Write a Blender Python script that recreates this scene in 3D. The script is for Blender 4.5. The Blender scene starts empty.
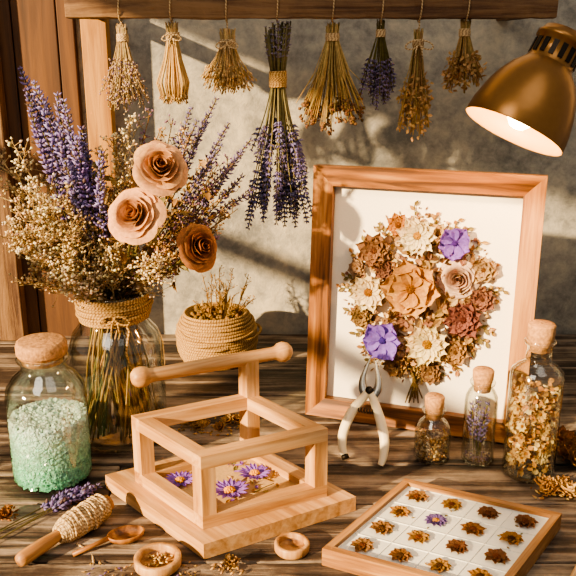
import bpy, math, random
from mathutils import Vector as V, Matrix, noise
random.seed(11)
U=random.uniform
TZ=0.75
PI=math.pi

def lin(h):
    h=h.lstrip('#'); o=[]
    for i in (0,2,4):
        c=int(h[i:i+2],16)/255
        o.append(c/12.92 if c<=.04045 else ((c+.055)/1.055)**2.4)
    return tuple(o)
def lerp(a,b,t): return tuple(a[i]+(b[i]-a[i])*t for i in range(3))
def jit(c,a=.15):
    k=1+U(-a,a); return tuple(max(0,min(1,x*k*(1+U(-a*.3,a*.3)))) for x in c)

# ------------------------------------------------------------------ materials
def newmat(name):
    m=bpy.data.materials.new(name); m.use_nodes=True
    nt=m.node_tree; nt.nodes.clear()
    out=nt.nodes.new('ShaderNodeOutputMaterial')
    return m,nt,nt.nodes,nt.links,out
def ramp(N,stops):
    r=N.new('ShaderNodeValToRGB'); e=r.color_ramp.elements
    while len(e)<len(stops): e.new(.5)
    for i,(p,c) in enumerate(stops):
        e[i].position=p; e[i].color=(*c,1)
    return r
def wood(name,c1,c2,c3,rough=.5,sc=1.0,bump=.15,ring=.5,bd=.002,patch=0):
    m,nt,N,L,out=newmat(name)
    at=N.new('ShaderNodeAttribute'); at.attribute_name='gc'
    mp=N.new('ShaderNodeMapping'); mp.inputs['Scale'].default_value=(7*sc,110*sc,110*sc)
    L.new(at.outputs['Vector'],mp.inputs[0])
    n1=N.new('ShaderNodeTexNoise'); n1.inputs['Scale'].default_value=1; n1.inputs['Detail'].default_value=7; n1.inputs['Roughness'].default_value=.65; n1.inputs['Distortion'].default_value=.6
    L.new(mp.outputs[0],n1.inputs[0])
    mp2=N.new('ShaderNodeMapping'); mp2.inputs['Scale'].default_value=(2.2*sc,22*sc,22*sc)
    L.new(at.outputs['Vector'],mp2.inputs[0])
    n2=N.new('ShaderNodeTexNoise'); n2.inputs['Scale'].default_value=1; n2.inputs['Detail'].default_value=3; n2.inputs['Distortion'].default_value=1.2
    L.new(mp2.outputs[0],n2.inputs[0])
    mu=N.new('ShaderNodeMath'); mu.operation='MULTIPLY'; mu.inputs[1].default_value=14
    L.new(n2.outputs[0],mu.inputs[0])
    si=N.new('ShaderNodeMath'); si.operation='SINE'; L.new(mu.outputs[0],si.inputs[0])
    m2=N.new('ShaderNodeMath'); m2.operation='MULTIPLY_ADD'; m2.inputs[1].default_value=.16*ring
    L.new(si.outputs[0],m2.inputs[0]); L.new(n1.outputs[0],m2.inputs[2])
    hsrc=m2.outputs[0]
    if patch:
        n3=N.new('ShaderNodeTexNoise'); n3.inputs['Scale'].default_value=9; n3.inputs['Detail'].default_value=6; n3.inputs['Roughness'].default_value=.7
        L.new(at.outputs['Vector'],n3.inputs[0])
        m3=N.new('ShaderNodeMath'); m3.operation='MULTIPLY_ADD'; m3.inputs[1].default_value=patch; 
        sb=N.new('ShaderNodeMath'); sb.operation='SUBTRACT'; sb.inputs[1].default_value=.5; L.new(n3.outputs[0],sb.inputs[0])
        L.new(sb.outputs[0],m3.inputs[0]); L.new(m2.outputs[0],m3.inputs[2]); hsrc=m3.outputs[0]
    r=ramp(N,[(.28,c1),(.5,c2),(.72,c3)]); L.new(hsrc,r.inputs[0])
    b=N.new('ShaderNodeBsdfPrincipled'); b.inputs['Roughness'].default_value=rough
    L.new(r.outputs[0],b.inputs['Base Color'])
    bp=N.new('ShaderNodeBump'); bp.inputs['Strength'].default_value=bump; bp.inputs['Distance'].default_value=bd
    L.new(hsrc,bp.inputs['Height']); L.new(bp.outputs[0],b.inputs['Normal'])
    L.new(b.outputs[0],out.inputs[0]); return m
def simple(name,col,rough=.6,metal=0,bump=0,bscale=200,var=.0,emit=0):
    m,nt,N,L,out=newmat(name)
    b=N.new('ShaderNodeBsdfPrincipled'); b.inputs['Roughness'].default_value=rough; b.inputs['Metallic'].default_value=metal
    tc=N.new('ShaderNodeTexCoord'); n=N.new('ShaderNodeTexNoise'); n.inputs['Scale'].default_value=bscale; n.inputs['Detail'].default_value=5
    L.new(tc.outputs['Object'],n.inputs[0])
    r=ramp(N,[(.3,tuple(c*(1-var) for c in col)),(.7,tuple(min(1,c*(1+var)) for c in col))]); L.new(n.outputs[0],r.inputs[0])
    L.new(r.outputs[0],b.inputs['Base Color'])
    if bump:
        bp=N.new('ShaderNodeBump'); bp.inputs['Strength'].default_value=bump; bp.inputs['Distance'].default_value=.002
        L.new(n.outputs[0],bp.inputs['Height']); L.new(bp.outputs[0],b.inputs['Normal'])
    if emit:
        b.inputs['Emission Color'].default_value=(*col,1); b.inputs['Emission Strength'].default_value=emit
    L.new(b.outputs[0],out.inputs[0]); return m
def plantmat(name,trans=.25,rough=.75,spec=.2):
    m,nt,N,L,out=newmat(name)
    at=N.new('ShaderNodeAttribute'); at.attribute_name='Col'
    tc=N.new('ShaderNodeTexCoord'); n=N.new('ShaderNodeTexNoise'); n.inputs['Scale'].default_value=260; n.inputs['Detail'].default_value=4
    L.new(tc.outputs['Object'],n.inputs[0])
    mr=N.new('ShaderNodeMapRange'); mr.inputs[1].default_value=.3; mr.inputs[2].default_value=.7; mr.inputs[3].default_value=.78; mr.inputs[4].default_value=1.2
    L.new(n.outputs[0],mr.inputs[0])
    mx=N.new('ShaderNodeVectorMath'); mx.operation='SCALE'; L.new(at.outputs['Color'],mx.inputs[0]); L.new(mr.outputs[0],mx.inputs['Scale'])
    b=N.new('ShaderNodeBsdfPrincipled'); b.inputs['Roughness'].default_value=rough; b.inputs['Specular IOR Level'].default_value=spec
    L.new(mx.outputs[0],b.inputs['Base Color'])
    t=N.new('ShaderNodeBsdfTranslucent'); L.new(mx.outputs[0],t.inputs[0])
    ms=N.new('ShaderNodeMixShader'); ms.inputs[0].default_value=trans
    L.new(b.outputs[0],ms.inputs[1]); L.new(t.outputs[0],ms.inputs[2]); L.new(ms.outputs[0],out.inputs[0]); return m
def glassmat(name,tint=(.97,.98,.965),edge=(.26,.31,.24)):
    m,nt,N,L,out=newmat(name)
    lw=N.new('ShaderNodeLayerWeight'); lw.inputs[0].default_value=.5
    r=ramp(N,[(.45,tint),(.75,lerp(tint,edge,.30)),(1.0,edge)]); L.new(lw.outputs['Facing'],r.inputs[0])
    tr=N.new('ShaderNodeBsdfTransparent'); L.new(r.outputs[0],tr.inputs[0])
    gl=N.new('ShaderNodeBsdfGlossy'); gl.inputs['Roughness'].default_value=.04; gl.inputs[0].default_value=(1,1,1,1)
    pw=N.new('ShaderNodeMath'); pw.operation='POWER'; pw.inputs[1].default_value=3.2; L.new(lw.outputs['Facing'],pw.inputs[0])
    tc=N.new('ShaderNodeTexCoord'); n=N.new('ShaderNodeTexNoise'); n.inputs['Scale'].default_value=18
    L.new(tc.outputs['Object'],n.inputs[0])
    bp=N.new('ShaderNodeBump'); bp.inputs['Strength'].default_value=.12; bp.inputs['Distance'].default_value=.01
    L.new(n.outputs[0],bp.inputs['Height']); L.new(bp.outputs[0],gl.inputs['Normal'])
    mu=N.new('ShaderNodeMath'); mu.operation='MULTIPLY_ADD'; mu.inputs[1].default_value=.7; mu.inputs[2].default_value=.075; mu.use_clamp=True
    L.new(pw.outputs[0],mu.inputs[0])
    ms=N.new('ShaderNodeMixShader'); L.new(mu.outputs[0],ms.inputs[0]); L.new(tr.outputs[0],ms.inputs[1]); L.new(gl.outputs[0],ms.inputs[2])
    L.new(ms.outputs[0],out.inputs[0]); return m
def twinemat(name,c1,c2):
    m,nt,N,L,out=newmat(name)
    at=N.new('ShaderNodeAttribute'); at.attribute_name='gc'
    sx=N.new('ShaderNodeSeparateXYZ'); L.new(at.outputs['Vector'],sx.inputs[0])
    ad=N.new('ShaderNodeMath'); ad.operation='MULTIPLY_ADD'; ad.inputs[1].default_value=1500; L.new(sx.outputs[0],ad.inputs[0]); L.new(sx.outputs[1],ad.inputs[2])
    si=N.new('ShaderNodeMath'); si.operation='SINE'; L.new(ad.outputs[0],si.inputs[0])
    tc=N.new('ShaderNodeTexCoord'); n=N.new('ShaderNodeTexNoise'); n.inputs['Scale'].default_value=500; n.inputs['Detail'].default_value=4
    L.new(tc.outputs['Object'],n.inputs[0])
    ma=N.new('ShaderNodeMath'); ma.operation='MULTIPLY_ADD'; ma.inputs[1].default_value=.2; L.new(si.outputs[0],ma.inputs[0]); L.new(n.outputs[0],ma.inputs[2])
    r=ramp(N,[(.25,c1),(.7,c2)]); L.new(ma.outputs[0],r.inputs[0])
    b=N.new('ShaderNodeBsdfPrincipled'); b.inputs['Roughness'].default_value=.9; b.inputs['Specular IOR Level'].default_value=.15
    L.new(r.outputs[0],b.inputs['Base Color'])
    bp=N.new('ShaderNodeBump'); bp.inputs['Strength'].default_value=.6; bp.inputs['Distance'].default_value=.001
    L.new(ma.outputs[0],bp.inputs['Height']); L.new(bp.outputs[0],b.inputs['Normal'])
    L.new(b.outputs[0],out.inputs[0]); return m
def wallmat(name,c1,c2,c3):
    m,nt,N,L,out=newmat(name)
    tc=N.new('ShaderNodeTexCoord')
    n=N.new('ShaderNodeTexNoise'); n.inputs['Scale'].default_value=4.5; n.inputs['Detail'].default_value=12; n.inputs['Roughness'].default_value=.72; n.inputs['Distortion'].default_value=.25
    L.new(tc.outputs['Object'],n.inputs[0])
    n2=N.new('ShaderNodeTexNoise'); n2.inputs['Scale'].default_value=42; n2.inputs['Detail'].default_value=9; n2.inputs['Roughness'].default_value=.7; n2.inputs['Distortion'].default_value=.2
    L.new(tc.outputs['Object'],n2.inputs[0])
    mi=N.new('ShaderNodeMath'); mi.operation='MULTIPLY_ADD'; mi.inputs[1].default_value=.35
    L.new(n2.outputs[0],mi.inputs[0])
    mh=N.new('ShaderNodeMath'); mh.operation='MULTIPLY'; mh.inputs[1].default_value=.65; L.new(n.outputs[0],mh.inputs[0]); L.new(mh.outputs[0],mi.inputs[2])
    r=ramp(N,[(.40,c1),(.5,c2),(.60,c3)]); L.new(mi.outputs[0],r.inputs[0])
    b=N.new('ShaderNodeBsdfPrincipled'); b.inputs['Roughness'].default_value=.85
    L.new(r.outputs[0],b.inputs['Base Color'])
    bp=N.new('ShaderNodeBump'); bp.inputs['Strength'].default_value=.65; bp.inputs['Distance'].default_value=.010
    L.new(mi.outputs[0],bp.inputs['Height']); L.new(bp.outputs[0],b.inputs['Normal'])
    L.new(b.outputs[0],out.inputs[0]); return m

W_LIGHT=wood('warm_beech',lin('#8f6136'),lin('#b98b59'),lin('#d6ad7e'),.45,1,.08,.5)
W_OAK=wood('honey_oak',lin('#4c2c14'),lin('#8a582c'),lin('#b2804a'),.45,.9,.25,.9)
W_TRAY=wood('tray_oak',lin('#603c20'),lin('#96683c'),lin('#bb8e5a'),.5,1,.1,.6)
W_TABLE=wood('weathered_table_wood',lin('#0f0a08'),lin('#4b3c31'),lin('#a08d7a'),.6,.62,1.0,.9,.006,.60)
W_BEAM=wood('dark_rough_beam',lin('#20120a'),lin('#513520'),lin('#80603f'),.75,.7,.9,1.0,.004,.4)
W_POST=wood('warm_post_wood',lin('#5b3516'),lin('#94642f'),lin('#bb8a4a'),.65,.7,.5,.8)
W_PANEL=wood('brown_panel_wood',lin('#2b180c'),lin('#513218'),lin('#6b4521'),.7,.35,.3,.6)
PLANT=plantmat('dried_plant_matter')
CRYST=plantmat('salt_crystal',.4,.15,.7)
GLASS=glassmat('clear_glass')
TWINE=twinemat('jute_twine',lin('#765630'),lin('#c6a26b'))
TWINE_L=twinemat('pale_cotton_twine',lin('#947550'),lin('#d9bf94'))
CORK=simple('cork',lin('#b48658'),.85,0,.5,260,.35)
CREAM=simple('cream_mat_board',lin('#ece3d2'),.85,0,.1,500,.03)
WHITE=simple('white_backing_board',lin('#e3e2da'),.7,0,.05,400,.02)
IVORY=simple('ivory_enamel_handle',lin('#e6d6b4'),.35,0,.02,60,.05)
STEEL=simple('brushed_steel',lin('#8d8a84'),.35,1,.05,300,.1)
DARKM=simple('dark_metal',lin('#2b241d'),.45,.7,.05,200,.1)
BRASS=simple('satin_brass',lin('#9c7040'),.33,.75,.03,120,.05)
INNER=simple('lamp_inner_enamel',lin('#b98a48'),.5,0,0,50,.02)
BULB=simple('lit_bulb_glass',(1,.70,.34),.3,0,0,50,.0,emit=24)
PAPER=simple('blotting_paper',lin('#c9a570'),.85,0,.15,300,.1)
PLASTER=wallmat('grey_plaster',lin('#74736f'),lin('#a29d92'),lin('#c6bca6'))
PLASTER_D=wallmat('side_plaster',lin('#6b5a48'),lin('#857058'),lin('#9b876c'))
FLOORM=wood('floor_boards',lin('#2d1c10'),lin('#4c3220'),lin('#634430'),.6,.3,.3,.8)

# ------------------------------------------------------------------ mesh builder
def frameM(loc,z,roll=0):
    z=V(z).normalized()
    q=z.to_track_quat('Z','Y')
    return Matrix.Translation(V(loc))@q.to_matrix().to_4x4()@Matrix.Rotation(roll,4,'Z')
class MB:
    def __init__(s): s.v=[];s.f=[];s.mi=[];s.sm=[];s.c=[];s.g=[];s.mats=[]
    def midx(s,m):
        if m not in s.mats: s.mats.append(m)
        return s.mats.index(m)
    def add(s,verts,faces,m,col=(1,1,1),smooth=True,gc=None):
        o=len(s.v); k=s.midx(m)
        s.v.extend([tuple(p) for p in verts])
        if isinstance(col,list): s.c.extend(col)
        else: s.c.extend([col]*len(verts))
        s.g.extend(gc if gc is not None else [tuple(p) for p in verts])
        for f in faces:
            s.f.append([i+o for i in f]); s.mi.append(k); s.sm.append(smooth)
    def grid(s,rows,closed_u,m,col,smooth=True,gc=None,capa=False,capb=False):
        n=len(rows[0]); vs=[p for r in rows for p in r]; fs=[]
        for j in range(len(rows)-1):
            for i in range(n if closed_u else n-1):
                a=j*n+i; b=j*n+(i+1)%n
                fs.append((a,b,b+n,a+n))
        if capa: fs.append(tuple(range(n-1,-1,-1)))
        if capb: fs.append(tuple(range((len(rows)-1)*n,len(rows)*n)))
        s.add(vs,fs,m,col,smooth,gc)
    def lathe(s,prof,M,m,segs=36,col=(1,1,1),smooth=True,capa=False,capb=False,wob=0):
        rows=[];g=[];off=(U(0,9),U(0,9),U(0,9))
        for (r,z) in prof:
            row=[]
            for i in range(segs):
                a=2*PI*i/segs; rr=r*(1+(wob*noise.noise(V((math.cos(a)*2,math.sin(a)*2,z*60+off[0]))) if wob else 0))
                p=V((rr*math.cos(a),rr*math.sin(a),z)); g.append((z+off[0],p.x+off[1],p.y+off[2])); row.append(M@p)
            rows.append(row)
        s.grid(rows,True,m,col,smooth,g,capa,capb)
    def tube(s,pts,rad,m,col=(1,1,1),segs=6,cap=True,ang=False,flat=1.0,nrm=None):
        pts=[V(p) for p in pts]; n=len(pts)
        if not isinstance(rad,(list,tuple)): rad=[rad]*n
        rad=list(rad)+[rad[-1]]*(n-len(rad))
        rows=[];g=[];L=0;off=U(0,5)
        t0=(pts[1]-pts[0]).normalized()
        if nrm is not None: ref=V(nrm)
        else: ref=V((0,0,1)) if abs(t0.z)<.9 else V((1,0,0))
        for i in range(n):
            t=(pts[min(i+1,n-1)]-pts[max(i-1,0)])
            if t.length<1e-9: t=t0
            t.normalize()
            if nrm is not None: ref=V(nrm)
            a=(ref-t*ref.dot(t))
            if a.length<1e-6: a=t.orthogonal()
            a.normalize(); b=t.cross(a); ref=a
            if i: L+=(pts[i]-pts[i-1]).length
            row=[]
            for k in range(segs):
                th=2*PI*k/segs
                row.append(pts[i]+a*(math.cos(th)*rad[i]*flat)+b*(math.sin(th)*rad[i]))
                g.append((L+off,th,0) if ang else (L+off,math.cos(th)*rad[i],math.sin(th)*rad[i]))
            rows.append(row)
        c=col
        if isinstance(col,list):
            c=[col[i] for i in range(n) for k in range(segs)]
        s.grid(rows,True,m,c,True,g,cap,cap)
    def hexa(s,c8,m,gdir,col=(1,1,1)):
        d=V(gdir).normalized(); a=d.orthogonal().normalized(); b=d.cross(a); off=V((U(0,9),U(0,9),U(0,9)))
        g=[(V(p).dot(d)+off.x,V(p).dot(a)+off.y,V(p).dot(b)+off.z) for p in c8]
        s.add(c8,[(3,2,1,0),(4,5,6,7),(0,1,5,4),(1,2,6,5),(2,3,7,6),(3,0,4,7)],m,col,False,g)
    def para(s,o,va,vb,z0,z1,m,gdir=None,vc=None):
        o=V((o[0],o[1],0)); va=V((va[0],va[1],0)); vb=V((vb[0],vb[1],0))
        if va.cross(vb).z<0: va,vb=vb,va
        q=[o,o+va,o+va+vb,o+vb]
        if gdir is None: gdir=va if va.length>vb.length else vb
        s.hexa([p+V((0,0,z0)) for p in q]+[p+V((0,0,z1)) for p in q],m,gdir)
    def box(s,x0,x1,y0,y1,z0,z1,m,g=None,M=None):
        c=[(x0,y0,z0),(x1,y0,z0),(x1,y1,z0),(x0,y1,z0),(x0,y0,z1),(x1,y0,z1),(x1,y1,z1),(x0,y1,z1)]
        if g is None:
            d=[x1-x0,y1-y0,z1-z0]; i=d.index(max(d)); g=[0,0,0]; g[i]=1
        c=[V(p) for p in c]
        if M is not None: c=[M@p for p in c]; g=M.to_3x3()@V(g)
        s.hexa(c,m,g)
    def bud(s,p,d,l,w,col,m=None):
        p=V(p); d=V(d).normalized(); a=d.orthogonal().normalized(); b=d.cross(a)
        vs=[p]+[p+d*(l*.45)+(a*math.cos(t)+b*math.sin(t))*w for t in (0,PI*.4,PI*.8,PI*1.2,PI*1.6)]+[p+d*l]
        c2=tuple(min(1,x*1.35) for x in col)
        s.add(vs,[(0,i+1 if i<5 else 1,i) for i in range(1,6)]+[(6,i,i+1 if i<5 else 1) for i in range(1,6)],m or PLANT,[col]*6+[c2])
    def blob(s,p,r,col,m=None,sm=True):
        p=V(p); q=Matrix.Rotation(U(0,6),3,V((U(-1,1),U(-1,1),U(-1,1.1))).normalized())
        vs=[]
        t=(1+5**.5)/2
        for a in [(-1,t,0),(1,t,0),(-1,-t,0),(1,-t,0),(0,-1,t),(0,1,t),(0,-1,-t),(0,1,-t),(t,0,-1),(t,0,1),(-t,0,-1),(-t,0,1)]:
            vs.append(p+(q@V(a))*(r*.53*U(.8,1.2)))
        s.add(vs,[(0,11,5),(0,5,1),(0,1,7),(0,7,10),(0,10,11),(1,5,9),(5,11,4),(11,10,2),(10,7,6),(7,1,8),(3,9,4),(3,4,2),(3,2,6),(3,6,8),(3,8,9),(4,9,5),(2,4,11),(6,2,10),(8,6,7),(9,8,1)],m or PLANT,col,sm)
    def cube(s,p,r,col,m):
        q=Matrix.Rotation(U(0,6),3,V((U(-1,1),U(-1,1),U(-1,1.1))).normalized())
        c=[V(p)+q@(V(a)*r) for a in [(-1,-1,-1),(1,-1,-1),(1,1,-1),(-1,1,-1),(-1,-1,1),(1,-1,1),(1,1,1),(-1,1,1)]]
        s.add(c,[(3,2,1,0),(4,5,6,7),(0,1,5,4),(1,2,6,5),(2,3,7,6),(3,0,4,7)],m,col,False)
    def petal(s,M,Ln,W,c1,c2=None,nu=4,nv=6,cup=.4,bend=.4,a=.8,b=.6,ruf=0,m=None):
        c2=c2 or c1; rows=[];cs=[];y=0;z=0;ph=U(0,9)
        for j in range(nv+1):
            t=j/nv
            if j: 
                an=bend*t; y+=math.cos(an)*Ln/nv; z+=math.sin(an)*Ln/nv
            w=W/2*max(.16*(1-t)+.04,math.sin(PI*min(1,t**a*.97+.02))**b)
            row=[]
            for i in range(nu+1):
                u=-1+2*i/nu
                zz=z+cup*w*u*u+ruf*W*math.sin(u*5+t*7+ph)*t-(.05*W*(1-abs(u)))
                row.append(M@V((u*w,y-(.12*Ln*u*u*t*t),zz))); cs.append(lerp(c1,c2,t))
            rows.append(row)
        s.grid(rows,False,m or PLANT,cs)
    def daisy(s,M,R,n,W,col,cc,layers=1,lift=.15,bend=.3,cr=.22,col2=None,m=None,ruf=.03,a=.8,b=.6,cup=.4,thick=1):
        for k in range(layers):
            sc=1-.25*k
            for i in range(n):
                an=2*PI*(i+.5*k)/n+U(-.12,.12)
                MM=M@Matrix.Rotation(an,4,'Z')@Matrix.Translation((0,R*cr*.5,.002*k*thick+.001))@Matrix.Rotation(lift*(1+k*1.1)+U(-.06,.06),4,'X')
                c=jit(col,.12)
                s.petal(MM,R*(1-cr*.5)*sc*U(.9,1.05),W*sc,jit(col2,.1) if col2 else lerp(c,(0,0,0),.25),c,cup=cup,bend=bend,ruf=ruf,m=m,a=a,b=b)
        nn=int(26)
        for i in range(nn):
            rr=R*cr*math.sqrt(i/nn); an=i*2.4
            h=R*cr*.5*(1-(i/nn))*thick+.003*thick
            s.blob(M@V((rr*math.cos(an),rr*math.sin(an),h)),R*cr*.2+.0006,jit(cc,.25),m)
    def rose(s,M,R,c_in,c_out,m=None):
        spec=[(.10,1,1.0,3.0,.0),(.2,2,1.0,1.7,.05),(.33,3,.97,1.45,.12),(.48,3,.88,1.4,.22),(.64,4,.74,1.4,.38),(.80,5,.58,1.4,.6),(.98,5,.36,1.45,.9)]
        for li,(rf,n,hf,ov,fl) in enumerate(spec):
            for i in range(n):
                a0=2*PI*i/n+li*.9+U(-.2,.2); span=min(PI*1.9,2*PI/n*ov)/2
                rows=[];cs=[];nu=10;nv=7;ph=U(0,9); dh=U(-.06,.05); dr=U(.92,1.08); dfl=fl*U(.7,1.35)
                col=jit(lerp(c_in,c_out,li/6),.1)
                for j in range(nv+1):
                    t=j/nv; row=[]
                    for q in range(nu+1):
                        u=-1+2*q/nu
                        edge=1-.30*abs(u)**2.5
                        tt=t*edge
                        r=R*rf*dr*(.35+.6*math.sin(min(1,tt*1.1)*PI/2))+R*dfl*.36*tt**4+R*.06*(u*u)+R*.025*math.sin(u*5+ph)*t*t-R*.05*max(0,1-abs(u)*2.2)*t**6*(1 if li>2 else 0)
                        z=R*.85*(hf+dh)*tt-R*dfl*.30*tt**5+R*.02*math.sin(u*7+ph*2)*t*t
                        an=a0+u*span*(1 if t>.2 else .6+2*t)
                        row.append(M@V((r*math.cos(an),r*math.sin(an),z)))
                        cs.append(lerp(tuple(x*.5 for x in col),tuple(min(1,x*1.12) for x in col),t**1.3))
                    rows.append(row)
                s.grid(rows,False,m or PLANT,cs)
    def curve(s,p0,p1,bow=(0,0,0),n=7,j=0):
        p0=V(p0);p1=V(p1);bw=V(bow);o=[]
        for i in range(n+1):
            t=i/n; o.append(p0.lerp(p1,t)+bw*(4*t*(1-t))+V((U(-j,j),U(-j,j),U(-j,j)))*(1 if 0<i<n else 0))
        return o
    def lavender(s,p0,p1,frac,col,bow=(0,0,0),w=.006,scol=None,den=.0055,sr=.0008):
        pts=s.curve(p0,p1,bow,10); scol=scol or lin('#6d6a3a')
        s.tube(pts,sr,PLANT,jit(scol,.2),4)
        L=(V(p1)-V(p0)).length; n=max(3,int(L*frac/den))
        for i in range(n):
            t=1-frac+frac*i/(n-1); x=t*10; k=min(9,int(x)); p=pts[k].lerp(pts[k+1],x-k); d=(pts[k+1]-pts[k]).normalized()
            a=d.orthogonal().normalized(); b=d.cross(a); tw=U(0,6)
            sz=(.55+.45*math.sin(PI*min(1,(i+1)/n*.85+.12)))*U(.85,1.15)
            if n>8 and (i==1 or (i<n*.4 and U(0,1)<.25)): continue
            for q in range(6):
                th=tw+q*PI/3+U(-.4,.4); rd=a*math.cos(th)+b*math.sin(th)
                s.bud(p+rd*.0008,(rd*1.0+d*U(.4,1.6)),w*sz*U(.8,1.7),w*.28*sz,jit(lerp(col,lin('#b3a6c8'),U(0,.40)) if U(0,1)>.15 else lin('#6d5a58'),.25))
    def sprig(s,p0,p1,col,nb=12,bl=.03,start=.45,br=.0017,scol=None,bow=(0,0,0),sub=5,twig=.0005):
        scol=scol or lin('#8d6d3c'); pts=s.curve(p0,p1,bow,8,.0008)
        s.tube(pts,[.0011-.0006*i/8 for i in range(9)],PLANT,jit(scol,.2),4)
        for i in range(nb):
            t=start+(1-start)*i/nb; x=t*8; k=min(7,int(x)); p=pts[k].lerp(pts[k+1],x-k); d=(pts[k+1]-pts[k]).normalized()
            rd=V((U(-1,1),U(-1,1),U(-.6,.8))).normalized(); l=bl*U(.5,1)*(1.15-t*.6)
            e=p+(d*.9+rd).normalized()*l
            s.tube([p,p.lerp(e,.5)+rd*.001,e],[twig*1.2,twig,twig*.8],PLANT,jit(scol,.2),3,False)
            for q in range(sub):
                st=p.lerp(e,U(.35,1)); rr=V((U(-1,1),U(-1,1),U(-.5,1))).normalized()
                ee=st+(d*.5+rr).normalized()*l*U(.2,.5)
                s.tube([st,ee],[twig*.8,twig*.6],PLANT,jit(scol,.2),3,False)
                s.bud(ee,rr+d*.5,br*2*U(.8,1.4),br*U(.6,1),jit(col,.3))
    def helix(s,M,prof,turns,r,m,segs=40,jt=.0,ts=6):
        n=int(turns*segs);pts=[];k=len(prof)-1
        for i in range(n+1):
            t=i/n; x=t*k; j=min(k-1,int(x)); f=x-j
            rr=prof[j][0]*(1-f)+prof[j+1][0]*f; z=prof[j][1]*(1-f)+prof[j+1][1]*f
            a=2*PI*turns*t; rr+=jt*noise.noise(V((math.cos(a)*1.5,math.sin(a)*1.5,t*turns*3)))
            z+=jt*.8*noise.noise(V((a*.7,5,1)))
            pts.append(M@V((rr*math.cos(a),rr*math.sin(a),z)))
        s.tube(pts,r,m,(1,1,1),ts,True,True,nrm=M.to_3x3()@V((0,0,1)))
    def obj(s,name,origin=(0,0,0),bevel=0):
        o=V(origin); me=bpy.data.meshes.new(name)
        me.from_pydata([(p[0]-o.x,p[1]-o.y,p[2]-o.z) for p in s.v],[],s.f)
        for m in s.mats: me.materials.append(m)
        me.polygons.foreach_set('material_index',s.mi); me.polygons.foreach_set('use_smooth',s.sm)
        ca=me.color_attributes.new(name='Col',type='FLOAT_COLOR',domain='POINT')
        ca.data.foreach_set('color',[x for c in s.c for x in (c[0],c[1],c[2],1)])
        ga=me.attributes.new('gc','FLOAT_VECTOR','POINT'); ga.data.foreach_set('vector',[x for c in s.g for x in c])
        me.update(); me.validate()
        ob=bpy.data.objects.new(name,me); ob.location=(o.x,o.y,o.z+TZ); bpy.context.scene.collection.objects.link(ob)
        if bevel:
            b=ob.modifiers.new('bevel','BEVEL'); b.width=bevel; b.segments=2; b.limit_method='ANGLE'; b.angle_limit=math.radians(50)
        return ob
T=Matrix.Translation
LAV=lin('#75649c'); LAV2=lin('#8a7cb4'); LAVD=lin('#5a5074'); STRAW=lin('#d2b688'); BEIGE=lin('#e4cfac'); BROWN=lin('#7b4a26'); OLIVE=lin('#6b6236')

# ------------------------------------------------------------------ room
WY=1.36
b=MB(); b.box(-1.0,1.6,WY,WY+.1,-TZ,1.2,PLASTER,(1,0,0)); b.obj('wall_back',(0,WY,-TZ))
b=MB(); y0,y1,z0,z1=-.35,1.10,.12,.875
b.box(-.98,-.88,-.8,y0,-TZ,1.2,PLASTER_D); b.box(-.98,-.88,y1,WY,-TZ,1.2,PLASTER_D)
b.box(-.98,-.88,y0,y1,-TZ,z0,PLASTER_D); b.box(-.98,-.88,y0,y1,z1,1.2,PLASTER_D); b.obj('wall_left',(-.93,0,-TZ))
b=MB()
for yy in (y0,y1-.03,.46): b.box(-.95,-.91,yy,yy+.03,z0,z1,W_POST)
for zz in (z0,z1-.03,.50): b.box(-.951,-.909,y0,y1,zz,zz+.026,W_POST)
b.obj('window_1',(-.93,.5,z0))
b=MB(); b.box(-1.0,1.6,-1.2,WY+.1,-TZ-.05,-TZ,FLOORM,(1,0,0)); b.obj('floor',(0,0,-TZ))
b=MB(); x=-.80
while x<-.345:
    w=.072; x2=min(x+w,-.34); b.box(x,x2-.002,WY-.018,WY-.0005,-TZ,1.1,W_PANEL,(0,0,1)); x+=w
b.obj('wood_panel_wall_left',(-.5,WY,-TZ),.0015)
b=MB(); b.box(-.505,-.462,WY-.045,WY-.0185,.0005,1.1,W_BEAM,(0,0,1)); b.obj('trim_1',(-.48,WY-.03,0),.002)

# ------------------------------------------------------------------ table
b=MB(); y=.42
while y<WY-.01:
    w=U(.085,.12); y2=min(y+w,WY-.004); top=-U(0,.0008)
    brk=U(-.5,.7)
    for xa,xb in ((-.84,brk),(brk+.002,.95)):
        b.box(xa,xb,y,y2-.0032,-.03,top,W_TABLE,(1,0,0))
    y=y2
b.box(-.80,.91,.46,.49,-.11,-.031,W_TABLE); b.box(-.80,.91,1.26,1.29,-.11,-.031,W_TABLE)
for xx in (-.80,.84):
    for yy in (.45,1.22): b.box(xx,xx+.07,yy,yy+.07,-TZ,-.031,W_TABLE)
b.obj('rustic_wooden_table',(0,.9,-TZ),.0016)

# ------------------------------------------------------------------ drying rack with bundles
HY=1.15
b=MB()
rows=[];g=[]
for i in range(81):
    x=-.300+.662*i/80; row=[]
    for k,(cy,cz) in enumerate([(-1,-1),(0,-1.08),(1,-1),(1.05,0),(1,1),(0,1.05),(-1,1),(-1.06,0)]):
        nz=noise.noise(V((x*14,k*3,1)))*.0022+noise.noise(V((x*60,k*3,1)))*.0012
        p=V((x,HY+cy*(.014+nz),.5475+cz*(.0145+nz))); row.append(p); g.append((x,p.y,p.z))
    rows.append(row)
b.grid(rows,True,W_BEAM,(1,1,1),False,g,True,True)
b.obj('hanging_beam',(0,HY,.5475),.001)
b=MB(); b.box(-.324,-.284,WY-.048,WY-.020,.0002,.75,W_POST,(0,0,1)); b.obj('wooden_post',(-.305,WY-.03,0),.001)
b=MB(); b.box(.335,.355,HY+.0175,WY-.001,.535,.56,W_BEAM,(0,1,0)); b.obj('beam_bracket',(.345,1.25,.54),.001)
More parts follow.
